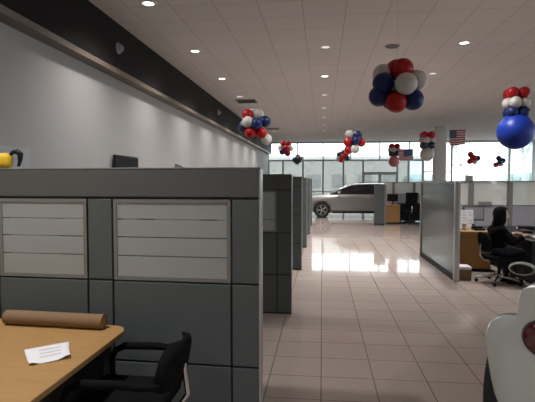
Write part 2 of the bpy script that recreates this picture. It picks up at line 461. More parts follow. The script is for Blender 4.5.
for i, y in enumerate((2.85, 5.74, 8.63, 11.55, 14.6, 17.4)):
    partition(-.366 if i == 0 else -.36, 2.92, y, R(-2.2) if i == 0 else 0, names[i])

# things on and behind the first partition
t = thing('yellow_bag', 'yellow cloth bag with a black strap on top of the nearest partition', 'bag', (-2.13, 2.915, 1.682))
m = MB(); m.box((-.06, 0, .05), (.38, .075, .098), bev=.032, seg=3)
m.box((-.02, -.005, .085), (.26, .05, .035), Matrix.Rotation(.06, 3, 'Y'), bev=.015); m.build('bag_body', M['yellow'], t, 60)
m = MB(); m.tube([(.11, 0, .075), (.135, 0, .102), (.17, 0, .108), (.19, 0, .09), (.187, 0, .05), (.175, 0, .012)], [.008, .012, .018, .02, .014, .008], 10); m.build('strap', M['black'], t, 60)
m = MB(); a, b = Vector((-.905, 2.862, 1.6825)), Vector((-.845, 2.860, 1.6825))
m.prism([a+Vector((0, .012, 0)), b+Vector((0, .012, 0)), b+Vector((-.005, .002, .006)), a+Vector((.012, .002, .024))], (0, .0012, 0))
tag(m.build('paper_scrap', M['blueprint']), 'tiny pale paper scrap standing on the nearest partition, right of centre', 'paper scrap')
# black flat screen and poster on the left wall
t = thing('flat_screen', 'black flat screen hung on the left white wall', 'screen', (XL, 7.72, 1.72))
m = MB(); m.span((.03, -.47, -.27), (.075, .47, .295), bev=.008); m.build('housing', M['black'], t, 40)
m = MB(); m.span((.075, -.445, -.245), (.077, .445, .27)); m.build('display', M['dark_screen'], t)
m = MB(); m.span((0, -.15, -.12), (.03, .15, .14)); m.build('wall_bracket', M['core'], t)
t = thing('wall_poster', 'white poster with pale blue scribbles on the left wall above the yellow bag', 'poster', (XL, 4.7, 1.62))
m = MB(); m.span((0, -.45, -.36), (.006, .42, .35))
for k in range(4):
    z = .28-k*.075; y = -.42
    while y < (.30 if k == 0 else .18):
        w = random.uniform(.03, .09); m.poly([(.0065, y, z), (.0065, y+w, z), (.0065, y+w, z+.028), (.0065, y, z+.028)], 1); y += w+.025
m.build('sheet', [M['poster'], M['blueprint']], t)

# ------------------------------------------------------------------ foreground desk
t = thing('desk', 'honey wood desk in the foreground against the nearest partition', 'desk', (-1.135, 0, 0))
m = MB(); m.prism([(0, .55, .712), (0, 2.63, .712), (-.02, 2.68, .712), (-.07, 2.71, .712), (-.6, 2.76, .712), (-2.05, 2.82, .712), (-2.05, .55, .712)], (0, 0, .026)); m.build('desktop', M['wood'], t)
m = MB(); m.span((-.002, .56, .711), (.006, 2.625, .738), bev=.003); m.build('edge_band', M['edge'], t)
m = MB(); m.span((-.15, .8, 0), (-.12, 2.62, .712)); m.build('end_panel', M['core'], t)
m = MB(); m.span((-2.04, 2.62, .2), (-.08, 2.645, .712)); m.build('modesty_panel', M['fabric'], t)
m = MB(); m.span((-2.02, .7, 0), (-1.98, 2.60, .712)); m.build('end_panel', M['core'], t)
# cardboard tube
t = thing('cardboard_tube', 'brown cardboard tube lying along the back of the foreground desk', 'tube', (-1.572, 2.655, .738+.043), R(-3.0))
rt = Matrix.Rotation(R(90), 4, 'Y')
m = MB(); m.lathe([(.038, -.315), (.043, -.315), (.043, .315), (.038, .315), (.038, -.315)], 28, m=rt); m.build('tube_wall', M['kraft'], t, 40)
for q in (1, -1):
    m = MB(); m.lathe([(0, .302*q), (.038, .302*q), (.038, .309*q), (0, .311*q)], 24, m=rt); m.build('end_plug', M['edge'], t, 40)
# paper sheets
A, B_, C_, D_ = Vector((-1.507, 2.26, 0)), Vector((-1.352, 2.06, 0)), Vector((-1.212, 2.175, 0)), Vector((-1.345, 2.405, 0))
m = MB(); n = 10; g = []
for i in range(n+1):
    for j in range(n+1):
        u, v = i/n, j/n
        p = (A*(1-u)+B_*u)*(1-v)+(D_*(1-u)+C_*u)*v
        z = .7395+.013*max(0, math.sin(v*6.5+u*1.5))*u**2+.006*u*v*v
        g.append(m.bm.verts.new((p.x, p.y, z)))
for i in range(n):
    for j in range(n):
        a = i*(n+1)+j; f = m.bm.faces.new([g[a], g[a+1], g[a+n+2], g[a+n+1]])
        f.material_index = 1 if (3 <= j <= 7 and 2 <= i <= 6 and i % 2 == 0) else 0
pp = m.build('paper_sheet', [M['paper'], M['ink']], None, 60)
sm = pp.modifiers.new('thick', 'SOLIDIFY'); sm.thickness = .001; sm.offset = 1
tag(pp, 'crumpled white printed sheet lying on the foreground desk', 'paper')

# ------------------------------------------------------------------ office chairs
def caster(parent, p):
    m = MB(); m.cyl((p[0]-.018, p[1], .026), (p[0]+.018, p[1], .026), .026, seg=14); m.cyl((p[0], p[1], .03), (p[0], p[1], .065), .008, seg=8)
    m.build('caster', M['black'], parent, 40)
def star_base(t, r, hub, mat, z0=.075, z1=.11):
    m = MB()
    m.cyl((0, 0, .06), (0, 0, hub), .035, .03, 16)
    tips = []
    for k in range(5):
        a = 2*math.pi*k/5+.35; d = Vector((math.cos(a), math.sin(a), 0))
        m.tube([d*.02+Vector((0, 0, z1)), d*r*.55+Vector((0, 0, z1-.008)), d*r+Vector((0, 0, z0))], [.026, .02, .014], 10)
        tips.append(d*r)
    b = m.build('star_base', mat, t, 50)
    for p in tips: caster(b, p)
def office_chair(lab, loc, rz, base_mat, seat_z=.50, back=(.56, .81), arms=.69, backpost=True, base_r=.30):
    """faces local +x"""
    t = thing('office_chair', lab, 'office chair', loc, rz)
    star_base(t, base_r, .14, base_mat)
    m = MB(); m.cyl((0, 0, .13), (0, 0, seat_z-.06), .025, seg=14); m.box((0, 0, seat_z-.07), (.22, .18, .03), bev=.008); m.build('gas_lift', M['black'], t, 40)
    m = MB(); m.box((.02, 0, seat_z-.025), (.46, .47, .075), bev=.034, seg=3); m.build('seat', M['black_fab'], t, 60)
    # curved backrest with rounded corners
    m = MB(); z0, z1 = back; nz, ny = 9, 12; rings = []
    for i in range(nz+1):
        v = i/nz; z = z0+(z1-z0)*v
        e = (1-abs(2*v-1)**3.2)**.5 if 0 < v < 1 else .25
        hw = .225*max(.42, e)*(1 - .05*v); x = -.205-.05*v
        th = .022 if 0 < i < nz else .010
        fr = [(x-.045*(1-(2*j/ny-1)**2)+.0+th, hw*(2*j/ny-1), z) for j in range(ny+1)]
        bk = [(x-.045*(1-(2*j/ny-1)**2)-th, hw*(2*j/ny-1), z) for j in range(ny, -1, -1)]
        rings.append(fr+bk)
    m.loft(rings); m.build('backrest', M['black_fab'], t, 60)
    if backpost:
        m = MB(); m.tube([(-.10, 0, seat_z-.07), (-.25, 0, seat_z-.06), (-.305, 0, seat_z+.02), (-.285, 0, z0+.12)], .014, 10); m.build('back_support', M['chrome'], t, 60)
    if arms:
        for s in (-1, 1):
            y = s*.265
            m = MB(); pts = []
            for k in range(15):
                a = k/14
                # loop: up from the seat front, over the top, back to the backrest
            pts = [(.13, s*.215, seat_z-.06), (.17, y, seat_z-.05), (.215, y, seat_z-.01), (.225, y, arms-.09), (.20, y, arms-.03), (.14, y, arms), (-.05, y, arms+.005), (-.17, y, arms-.005), (-.225, y-s*.05, arms-.02)]
            m.tube(pts, [.013, .014, .015, .015, .017, .021, .021, .018, .014], 10); m.build('armrest', M['black_fab'], t, 60)
    return t
office_chair('black office chair with loop arms at the foreground desk', (-.985, 2.36, 0), R(180), M['black'], .49, (.55, .80), .65)

# ------------------------------------------------------------------ right glass screen and station
t = thing('glass_screen', 'smoked glass screen with silver posts standing right of the aisle', 'glass screen', (2.13, 7.84, 0))
m = MB(); m.span((-.04, 0, 0), (.04, .09, 1.59), bev=.008); m.build('post', M['silver'], t, 40)
m = MB(); m.span((-.03, 2.72, 0), (.03, 2.79, 1.59), bev=.008); m.build('post', M['bezel'], t, 40)
m = MB(); m.span((-.025, .09, 1.555), (.025, 2.72, 1.59)); m.build('top_rail', M['bezel'], t)
m = MB(); m.span((-.03, .09, 0), (.03, 2.72, .075)); m.build('bottom_rail', M['core'], t)
m = MB(); m.span((-.008, .09, .075), (.008, 2.72, 1.555)); m.build('screen_pane', M['smoked'], t)

def low_partition(x0, x1, y, lab, posts, top=1.58, gz=1.085):
    t = thing('window_partition', lab, 'cubicle partition', (x0, y, 0))
    L = x1-x0; ps = [p-x0 for p in posts]
    for p in ps:
        m = MB(); m.span((p-.05, -.045, 0), (p+.05, .045, top), bev=.005); m.build('post', M['bezel'], t, 40)
    m = MB(); m.span((0, -.04, top), (L, .04, top+.022)); m.build('top_rail', M['bezel'], t)
    ed = [0]+ps+[L]
    for a, b in zip(ed, ed[1:]):
        a2 = a+.05 if a > 0 else a; b2 = b-.05 if b < L else b
        if b2-a2 < .05: continue
        m = MB(); m.span((a2, -.035, .02), (b2, .035, gz-.012), bev=.004); m.build('fabric_panel', M['lav'], t)
        m = MB(); m.span((a2, -.04, gz-.012), (b2, .04, gz+.006)); m.build('ledge', M['bezel'], t)
        m = MB(); m.span((a2, -.006, gz+.006), (b2, .006, top)); m.build('glass_pane', M['frost_far'], t)
    return t
low_partition(2.17, 7.2, 10.68, 'lavender grey partition with pale glass behind the seated woman', [3.16, 3.95, 4.75, 5.55, 6.35])
low_partition(2.46, 6.4, 19.5, 'far grey partition with pale glass behind the far desk', [2.82, 3.62, 4.5, 5.4], 1.54, 1.09)
# plate on the ledge, box on top
t = thing('name_plate', 'small grey plate standing on the partition ledge left of the woman', 'plate', (3.44, 10.627, 1.092))
m = MB(); m.span((-.14, -.008, 0), (.14, .008, .075))
for k in range(4): m.poly([(-.12+k*.06, -.0085, .02), (-.08+k*.06, -.0085, .02), (-.08+k*.06, -.0085, .055), (-.12+k*.06, -.0085, .055)], 1)
m.build('plate_face', [M['grey_plastic'], M['bezel']], t)
m = MB(); m.span((-.14, -.02, 0), (.14, .02, .006)); m.build('foot', M['bezel'], t)
t = thing('small_box', 'small grey box standing on top of the partition behind the woman', 'box', (3.12, 10.68, 1.602))
m = MB(); m.span((-.07, -.05, 0), (.07, .05, .12), bev=.012); m.build('case', M['bezel'], t, 40)
m = MB(); m.span((-.055, -.053, .015), (.055, -.05, .105), bev=.001); m.build('front_face', M['vent'], t)

def wood_desk(x0, x1, y0, y1, lab, z=.715):
    t = thing('wood_desk', lab, 'desk', (x0, y0, 0)); w = x1-x0; d = y1-y0
    m = MB(); m.span((-.01, -.015, z-.03), (w+.01, d, z), bev=.004); m.build('desktop', M['wood'], t)
    m = MB(); m.span((0, 0, .06), (w, .025, z-.03)); m.build('front_panel', M['wood_front'], t)
    for x in (0, w-.025):
        m = MB(); m.span((x, .025, .06), (x+.025, d-.01, z-.03)); m.build('side_panel', M['wood_front'], t)
    m = MB(); m.span((.02, .03, 0), (w-.02, d-.03, .06)); m.build('plinth', M['core'], t)
    return t
wood_desk(2.44, 2.95, 8.76, 10.6, 'honey wood side desk behind the smoked glass screen')
wood_desk(2.33, 2.88, 18.2, 19.42, 'far honey wood desk near the silver car', .71)
# things on the wood desk
t = thing('paper_stand', 'white printed display board leaning on the honey side desk', 'display board', (2.625, 9.2, .715), R(2))
rx = Matrix.Translation((0, .02, .18)) @ Matrix.Rotation(R(-8), 4, 'X')
m = MB(); m.box((0, .02, .18), (.32, .008, .345), Matrix.Rotation(R(-8), 3, 'X'))
for k in range(5):
    for j in range(3):
        if random.random() < .75:
            x, z = -.1+j*.1, .11-k*.05
            m.poly([rx @ Vector(p) for p in ((x-.035, -.0046, z), (x+.035, -.0046, z), (x+.035, -.0046, z+.026), (x-.035, -.0046, z+.026))], 1)
m.build('board', [M['paper'], M['ink']], t)
m = MB(); m.prism([(-.02, .05, 0), (.02, .05, 0), (.02, .15, 0), (-.02, .15, 0)], (0, -.02, .12)); m.build('stand', M['paper'], t)
t = thing('paper_cup', 'white paper cup in front of the display board', 'cup', (2.56, 8.98, .715))
m = MB(); m.lathe([(0, 0), (.034, 0), (.042, .11), (.045, .115), (.041, .112), (.036, .02), (0, .02)], 20); m.build('cup_wall', M['paper'], t, 50)
m = MB(); m.lathe([(.0435, .104), (.0465, .106), (.0465, .118), (.030, .122), (0, .121)], 20); m.build('lid', M['grey_plastic'], t, 50)
t = thing('desk_phone', 'black telephone beside the display board on the honey side desk', 'telephone', (2.80, 9.0, .715))
m = MB(); m.prism([(-.09, -.1, 0), (.09, -.1, 0), (.09, .1, 0), (-.09, .1, 0)], (0, 0, .035)); m.prism([(-.09, .02, .035), (.09, .02, .035), (.09, .1, .035), (-.09, .1, .035)], (0, .0, .03)); m.build('phone_base', M['black'], t)
m = MB(); m.tube([(-.065, -.08, .055), (-.065, -.05, .07), (-.065, .05, .10), (-.065, .08, .09)], [.022, .016, .016, .022], 10); m.build('handset', M['black'], t, 60)
t = thing('monitor', 'monitor with a dull grey screen just behind the woman', 'monitor', (2.86, 9.45, .715), R(8))
m = MB(); m.box((0, .02, .27), (.40, .035, .27), bev=.008); m.build('housing', M['black'], t, 40)
m = MB(); m.box((0, .001, .275), (.365, .003, .235)); m.build('display', M['screen'], t)
m = MB(); m.cyl((0, .04, .01), (0, .04, .18), .02, seg=12); m.lathe([(0, 0), (.1, 0), (.1, .01), (.03, .018), (0, .018)], 24); m.build('stand', M['black'], t, 40)
t = thing('floor_box', 'brown box with white sheets on it, on the floor by the glass screen', 'box', (2.30, 8.12, 0))
m = MB(); m.span((-.11, -.12, 0), (.1, .13, .17), bev=.004); m.build('carton', M['kraft'], t)
m = MB(); m.span((-.112, -.122, .17), (.102, .132, .215), bev=.004); m.build('box_lid', M['paper'], t)

# right dark desk the woman works at
t = thing('black_desk', 'black desk with papers in front of the seated woman', 'desk', (3.08, 7.45, 0))
m = MB(); m.span((0, 0, .70), (.95, 2.2, .74), bev=.006); m.build('desktop', M['black'], t)
m = MB(); m.span((-.003, -.003, .712), (.0, 2.2, .734)); m.span((0, -.004, .712), (.95, -.001, .734)); m.build('edge_band', M['grey_plastic'], t)
m = MB(); m.span((.02, .03, .03), (.93, .055, .70)); m.build('modesty_panel', M['black'], t)
for x in (.15, .9):
    m = MB(); m.span((x, .06, .04), (x+.03, 2.1, .70)); m.build('side_panel', M['black'], t)
m = MB(); m.span((.06, 2.12, 0), (.90, 2.16, .70)); m.build('end_panel', M['black'], t)
def papers(x, y, rz, n, lab):
    t = thing('paper_stack', lab, 'papers', (x, y, .74), rz)
    for k in range(n):
        m = MB(); m.box((random.uniform(-.01, .01), random.uniform(-.01, .01), .006+k*.012), (.22, .30, .0115), Matrix.Rotation(random.uniform(-.15, .15), 3, 'Z')); m.build('sheaf', M['paper'], t)
papers(3.30, 7.66, .2, 2, 'white paper stack at the front of the black desk')
papers(3.60, 8.02, -.3, 3, 'white paper stack in the middle of the black desk')
t = thing('keyboard', 'black keyboard behind the papers on the black desk', 'keyboard', (3.42, 8.55, .74), R(80))
m = MB(); m.box((0, 0, .012), (.44, .15, .024), bev=.006); m.build('case', M['black'], t, 40)
m = MB()
for i in range(14):
    for j in range(5): m.box((-.195+i*.03, -.055+j*.027, .028), (.024, .021, .01), bev=.002, seg=1)
m.build('keys', M['core'], t)
t = thing('binder', 'black ring binder lying at the back of the black desk', 'binder', (3.62, 9.05, .74), R(75))
m = MB(); m.box((0, 0, .05), (.30, .26, .005)); m.box((0, 0, .0025), (.30, .26, .005)); m.box((-.15, 0, .026), (.005, .26, .052)); m.build('cover', M['black'], t)
m = MB(); m.box((.0, 0, .025), (.27, .25, .035)); m.build('pages', M['paper'], t)
# ------------------------------------------------------------------ seated woman
CH = office_chair('black office chair with shiny star base under the seated woman', (2.77, 7.85, 0), R(4), M['chrome'], .43, (.50, .80), None, True, .33)
def woman():
    t = thing('seated_person', 'person with long dark hair in a black jacket seated at the black desk', 'person', (2.74, 7.86, 0), R(6))
    N = {}
    def n(k, p, r): N[k] = (p, r)
    n('pelvis', (-.02, 0, .52), (.095, .075)); n('waist', (-.02, 0, .64), (.095, .07)); n('chest', (-.005, 0, .78), (.10, .07)); n('upper', (.01, 0, .86), (.07, .05))
    n('neck', (.03, 0, .93), .045); n('skull', (.05, 0, 1.0), .05)
    E = [('pelvis', 'waist'), ('waist', 'chest'), ('chest', 'upper'), ('upper', 'neck'), ('neck', 'skull')]
    for s, k in ((-1, 'r'), (1, 'l')):
        n('sh'+k, (.015, s*.155, .855), .042); n('el'+k, (.10, s*.21, .64), .034); n('mid'+k, (.22, s*.20, .70), .03); n('wr'+k, (.345, s*.15, .765), .026); n('palm'+k, (.40, s*.13, .765), (.034, .016))
        n('hip'+k, (.04, s*.09, .50), .055); n('kn'+k, (.34, s*.11, .51), .048); n('ca'+k, (.28, s*.11, .34), .042); n('an'+k, (.17, s*.11, .10), .034); n('toe'+k, (.30, s*.12, .045), (.036, .028))
        E += [('upper', 'sh'+k), ('sh'+k, 'el'+k), ('el'+k, 'mid'+k), ('mid'+k, 'wr'+k), ('wr'+k, 'palm'+k), ('pelvis', 'hip'+k), ('hip'+k, 'kn'+k), ('kn'+k, 'ca'+k), ('ca'+k, 'an'+k), ('an'+k, 'toe'+k)]
    me = skin_mesh('body', N, E, 'pelvis')
    m = MB(); m.bm.from_mesh(me)
    # head
    g = m.ball((.065, 0, 1.075), (.092, .072, .108), 28, 20)
    c = Vector((.065, 0, 1.075))
    for v in g:
        d = v.co-c
        if d.z < 0: v.co.y = c.y+d.y*(1+d.z*2.6); v.co.x += -d.z*.10 if d.x > 0 else d.z*-.25
        if d.x > .07 and abs(d.y) < .02 and -.05 < d.z < .01: v.co.x += .016*(1-abs(d.y)/.02)*(1-(d.z+.025)**2/.0012 if abs(d.z+.025) < .034 else 0)
    m.cyl((.155, 0, 1.075), (.175, 0, 1.045), .006, .013, 10)          # nose
    for s in (-1, 1):
        m.ball((.05, s*.073, 1.07), (.02, .008, .03), 10, 8)             # ears
        m.ball((.143, s*.03, 1.082), (.011, .012, .008), 10, 8, 1)       # eyes
        m.box((.148, s*.03, 1.10), (.008, .028, .005), bev=.002, mi=3)    # brows
    m.ball((.150, 0, 1.018), (.009, .022, .007), 12, 8, 2)
    # fingers
    for s in (-1, 1):
        for i, (dy, ln) in enumerate(((-.027, .058), (-.009, .072), (.009, .076), (.025, .066))):
            y = s*(.13-dy*1.0)
            m.tube([(.395, y, .768), (.425, y, .772), (.425+ln*.5, y, .766), (.425+ln*.85, y, .752)], [.0085, .0085, .0078, .006], 8)
        m.tube([(.372, s*.13-s*.024, .764), (.395, s*.13-s*.05, .762), (.425, s*.13-s*.058, .756)], [.011, .0095, .007], 8)
    b = m.build('body', [M['skin'], M['eye'], M['lips'], M['hair']], t, 60)
    # hair: crown cap with bob to the shoulders
    m = MB(); rings = []
    hv = [(1.205, .02), (1.195, .065), (1.17, .092), (1.13, .108), (1.08, .112), (1.03, .112), (.98, .110), (.93, .105), (.895, .085), (.885, .04)]
    for z, r in hv:
        ring = []
        for k in range(28):
            a = 2*math.pi*k/28; fx = math.cos(a); wob = 1+.05*math.sin(5*a+z*40)
            x = .045+fx*r*1.05*wob; y = math.sin(a)*r*.92*wob
            if z < 1.155 and fx > .25: x = min(x, .085+.02*(1.155-z)); 
            if z < .97: x -= .02
            ring.append((x, y, z))
        rings.append(ring)
    m.loft(rings); m.build('hair', M['hair'], b, 70)
    # jacket over torso and arms
    J = {}; F = 1.68
    for k in ('pelvis', 'waist', 'chest', 'upper'): J[k] = (N[k][0], tuple(x*F+.006 for x in N[k][1]))
    J['pelvis'] = ((-.01, 0, .515), (.165, .14)); J['collar'] = ((.012, 0, .915), (.078, .074)); J['upper'] = ((.005, 0, .855), (.125, .095))
    JE = [('pelvis', 'waist'), ('waist', 'chest'), ('chest', 'upper'), ('upper', 'collar')]
    for k in 'rl':
        for q, r in (('sh', .068), ('el', .056), ('mid', .050)): J[q+k] = (N[q+k][0], r)
        w = Vector(N['mid'+k][0]).lerp(Vector(N['wr'+k][0]), .8); J['cuff'+k] = (tuple(w), .040)
        JE += [('upper', 'sh'+k), ('sh'+k, 'el'+k), ('el'+k, 'mid'+k), ('mid'+k, 'cuff'+k)]
    me = skin_mesh('jacket', J, JE, 'pelvis'); me.materials.append(M['jacket']); link('jacket', me, b)
    T = {'w': ((-.02, 0, .56), (.135, .11)), 'pelvis': ((-.02, 0, .51), (.15, .115))}; TE = [('w', 'pelvis')]
    for k in 'rl':
        for q, r in (('hip', .095), ('kn', .07), ('ca', .062), ('an', .052)): T[q+k] = (N[q+k][0], r)
        TE += [('pelvis', 'hip'+k), ('hip'+k, 'kn'+k), ('kn'+k, 'ca'+k), ('ca'+k, 'an'+k)]
    me = skin_mesh('trousers', T, TE, 'pelvis'); me.materials.append(M['jeans']); link('trousers', me, b)
    for k in 'rl':
        a = Vector(N['an'+k][0]); m = MB()
        m.ball((a.x+.07, a.y, .045), (.13, .045, .042), 16, 10); m.box((a.x+.06, a.y, .012), (.25, .075, .022), bev=.009); m.cyl((a.x, a.y, .04), (a.x, a.y, .11), .042, .04, 14)
        m.build('shoe', M['black'], b, 60)
woman()

# far station: chair, monitor, wing panel
office_chair('black office chair beside the far honey wood desk', (3.2, 18.2, 0), R(100), M['black'], .48, (.56, 1.0), .68)
t = thing('monitor', 'black monitor on the far honey wood desk', 'monitor', (2.68, 18.75, .71), R(-10))
m = MB(); m.box((0, .02, .25), (.40, .035, .27), bev=.008); m.build('housing', M['black'], t, 40)
m = MB(); m.box((0, .001, .255), (.365, .003, .235)); m.build('display', M['dark_screen'], t)
m = MB(); m.cyl((0, .04, .01), (0, .04, .15), .02, seg=12); m.lathe([(0, 0), (.1, 0), (.1, .01), (.03, .018), (0, .018)], 24); m.build('stand', M['black'], t, 40)
t = thing('black_desk', 'far black worktop between the far wood desk and partition', 'desk', (2.95, 18.72, 0))
m = MB(); m.span((0, 0, .70), (1.6, .72, .735), bev=.004); m.build('desktop', M['black'], t)
m = MB(); m.span((.03, .6, .05), (1.57, .625, .70)); m.build('modesty_panel', M['black'], t)
for x in (.02, 1.55):
    m = MB(); m.span((x, .04, 0), (x+.03, .68, .70)); m.build('side_panel', M['black'], t)
t = thing('monitor', 'black monitor on the far black worktop', 'monitor', (3.45, 19.05, .735), R(-20))
m = MB(); m.box((0, .02, .27), (.46, .04, .30), bev=.008); m.build('housing', M['black'], t, 40)
m = MB(); m.box((0, -.001, .275), (.42, .003, .26)); m.build('display', M['dark_screen'], t)
m = MB(); m.cyl((0, .04, .01), (0, .04, .15), .02, seg=12); m.lathe([(0, 0), (.11, 0), (.11, .01), (.03, .018), (0, .018)], 24); m.build('stand', M['black'], t, 40)
t = thing('wing_partition', 'short grey wing panel right of the silver car', 'cubicle partition', (1.88, 17.72, 0))
m = MB(); m.span((0, -.03, .06), (.36, .03, 1.45), bev=.006); m.build('fabric_panel', M['fabric'], t)
m = MB(); m.span((.36, -.035, 0), (.42, .035, 1.47), bev=.004); m.build('post', M['bezel'], t)
m = MB(); m.span((0, -.034, 1.45), (.36, .034, 1.47)); m.build('top_rail', M['bezel'], t)
m = MB(); m.span((0, -.028, 0), (.36, .028, .06)); m.build('kick_plate', M['core'], t)

# ------------------------------------------------------------------ cars
def car_wheel(parent, x, y, r, w, side):
    """side: +1 left (outward +y)"""
    rt = Matrix.Translation((x, y, r)) @ Matrix.Rotation(R(-90*side), 4, 'X')
    m = MB(); m.lathe([(r*.66, -w/2), (r*.93, -w/2), (r, -w*.32), (r, w*.32), (r*.93, w/2), (r*.68, w/2), (r*.66, w*.3), (r*.66, -w/2)], 36, m=rt)
    o = m.build('wheel', M['tyre'], parent, 50)
    m = MB(); m.lathe([(r*.66, w*.1), (r*.67, w*.46), (r*.62, w*.46), (r*.60, w*.1), (r*.66, w*.1)], 32, m=rt)
    m.lathe([(0, w*.40), (r*.14, w*.38), (r*.16, w*.2), (0, w*.2)], 16, m=rt)
    for k in range(5):
        for q in (-.13, .13):
            a = 2*math.pi*k/5+q
            p0 = rt @ Vector((r*.1*math.cos(a), r*.1*math.sin(a), w*.30)); p1 = rt @ Vector((r*.63*math.cos(a), r*.63*math.sin(a), w*.36))
            m.cyl(p0, p1, r*.055, r*.045, 8)
    m.build('rim', M['rim'], o, 50)
    m = MB(); m.lathe([(0, -w*.1), (r*.64, -w*.1), (r*.64, -w*.05), (0, -w*.05)], 24, m=rt); m.build('brake_backing', M['core'], o)

def sample(tab, x):
    for (a, b) in zip(tab, tab[1:]):
        if a[0] <= x <= b[0]:
            u = (x-a[0])/(b[0]-a[0]); u = u*u*(3-2*u) if False else u
            return [p+(q-p)*u for p, q in zip(a, b)]
    return list(tab[-1] if x > tab[-1][0] else tab[0])

def car_body(root, section, xs, paint, wheels, r_arch, y_in):
    rings = []
    for x in xs:
        h = section(x); rings.append([(x, -y, z) for y, z in h]+[(x, y, z) for y, z in reversed(h) if y > 1e-6])
    m = MB(); m.loft(rings); me = m.mesh('body')
    cut = MB()
    for x, r in wheels:
        for s in (-1, 1): cut.cyl((x, s*y_in, r), (x, s*1.4, r), r_arch, seg=40)
    cm = cut.mesh('cut'); cu = bpy.data.objects.new('cut', cm); col.objects.link(cu)
    me = baked(me, [('SUBSURF', dict(levels=1, render_levels=1)), ('BOOLEAN', dict(operation='DIFFERENCE', solver='EXACT', object=cu))], [paint])
    smooth_mesh(me, 32)
    return link('body', me, root)

def greenhouse(root, tab, paint, pillars):
    """tab rows: x, base z, roof z, base half width, roof half width"""
    m = MB(); rings = []
    for x, zb, zr, wb, wr in tab:
        rings.append([(x, -wb, zb-.05), (x, -(wb*.55+wr*.45), zb+(zr-zb)*.5), (x, -wr, zr-.025), (x, -wr*.75, zr), (x, 0, zr+.012), (x, wr*.75, zr), (x, wr, zr-.025), (x, wb*.55+wr*.45, zb+(zr-zb)*.5), (x, wb, zb-.05)])
    m.loft(rings); g = m.build('window_glass', M['car_glass'], root, 40)
    return g

# silver crossover, facing -X world
SV = thing('silver_car', 'silver crossover car parked side-on in front of the far windows', 'car', (3.55, 21.75, 0), R(180))
prof = [(0, .42, .86, .62, .97), (.06, .30, .90, .74, 1.02), (.25, .24, .92, .84, 1.05), (.8, .22, .92, .89, 1.05), (1.8, .20, .92, .90, 1.05), (2.6, .20, .92, .90, 1.04), (3.0, .20, .91, .89, 1.02), (3.4, .21, .88, .88, .98), (3.9, .23, .80, .85, .92), (4.2, .25, .70, .77, .84), (4.38, .30, .58, .62, .72), (4.43, .38, .52, .46, .62)]
def sv_sec(x):
    _, zb, zs, w, zt = sample(prof, x)
    return [(0, zb), (w*.85, zb), (w*.96, zb+.1*(zs-zb)), (w*.985, zb+.3*(zs-zb)), (w, zb+.6*(zs-zb)), (w*.985, zs), (w*.93, zt-.02), (w*.86, zt), (w*.4, zt+.015), (0, zt+.02)]
car_body(SV, sv_sec, [0, .03, .06, .15, .25, .5, .8, 1.2, 1.8, 2.2, 2.6, 2.8, 3.0, 3.2, 3.4, 3.65, 3.9, 4.05, 4.2, 4.3, 4.38, 4.43], M['silver_car'], [(.90, .345), (3.55, .345)], .40, .60)
for x in (.90, 3.55):
    for s in (-1, 1): car_wheel(SV, x, s*.79, .345, .21, s)
SVT = [(.06, 1.02, 1.06, .72, .66), (.12, 1.03, 1.30, .76, .62), (.32, 1.03, 1.43, .80, .62), (.7, 1.04, 1.475, .82, .63), (1.4, 1.04, 1.49, .83, .64), (2.0, 1.04, 1.475, .83, .64), (2.35, 1.03, 1.42, .82, .63), (2.75, 1.02, 1.25, .81, .66), (3.15, 1.0, 1.06, .78, .70), (3.22, .99, 1.02, .76, .70)]
greenhouse(SV, SVT, M['silver_car'], None)
m = MB(); rg = []
for x, zb, zr, wb, wr in SVT[1:7]: rg.append([(x, -wr-.012, zr-.055), (x, -wr-.004, zr-.015), (x, -wr*.75, zr+.012), (x, 0, zr+.024), (x, wr*.75, zr+.012), (x, wr+.004, zr-.015), (x, wr+.012, zr-.055), (x, wr*.8, zr-.06), (x, -wr*.8, zr-.06)])
m.loft(rg); m.build('roof', M['silver_car'], SV, 40)
for s in (-1, 1):
    m = MB(); m.tube([(2.22, s*.645, 1.44), (2.75, s*.69, 1.25), (3.2, s*.745, 1.02)], .03, 10); m.build('front_pillar', M['silver_car'], SV, 60)
    m = MB(); m.tube([(1.25, s*.655, 1.45), (1.22, s*.765, 1.22), (1.2, s*.835, 1.02)], .025, 8); m.build('middle_pillar', M['core'], SV, 60)
    m = MB(); m.tube([(.30, s*.64, 1.41), (.18, s*.73, 1.22), (.12, s*.78, 1.03)], .06, 10); m.build('rear_pillar', M['silver_car'], SV, 60)
    m = MB(); m.tube([(.45, s*.55, 1.47), (.5, s*.55, 1.535), (1.2, s*.56, 1.56), (1.85, s*.56, 1.535), (1.95, s*.56, 1.48)], .014, 8); m.build('roof_rail', M['bezel'], SV, 60)
    m = MB(); m.ball((2.83, s*.99, 1.08), (.06, .11, .085), 16, 10); m.cyl((2.83, s*.82, 1.03), (2.83, s*.94, 1.05), .022, seg=8); m.build('side_mirror', M['silver_car'], SV, 60)
    m = MB(); m.box((4.2, s*.66, .74), (.28, .16, .12), Matrix.Rotation(-s*.5, 3, 'Z'), bev=.04); m.build('headlight', M['chrome'], SV, 50)
    m = MB(); m.box((.06, s*.66, .86), (.12, .18, .24), Matrix.Rotation(s*.4, 3, 'Z'), bev=.04); m.build('tail_light', M['tail'], SV, 50)
    for x in (1.45, 2.25):
        m = MB(); m.box((x, s*.905, .90), (.18, .03, .028), bev=.01); m.build('door_handle', M['silver_car'], SV, 50)
    m = MB(); m.span((1.32, s*.86, .215), (3.12, s*.905, .30), bev=.02); m.build('sill_trim', M['black'], SV, 50)
m = MB(); m.box((4.40, 0, .60), (.06, .7, .12), bev=.02); m.build('grille', M['black'], SV, 50)
m = MB(); m.box((-.005, 0, .72), (.02, .5, .13), bev=.006); m.build('number_plate', M['grey_plastic'], SV, 50)

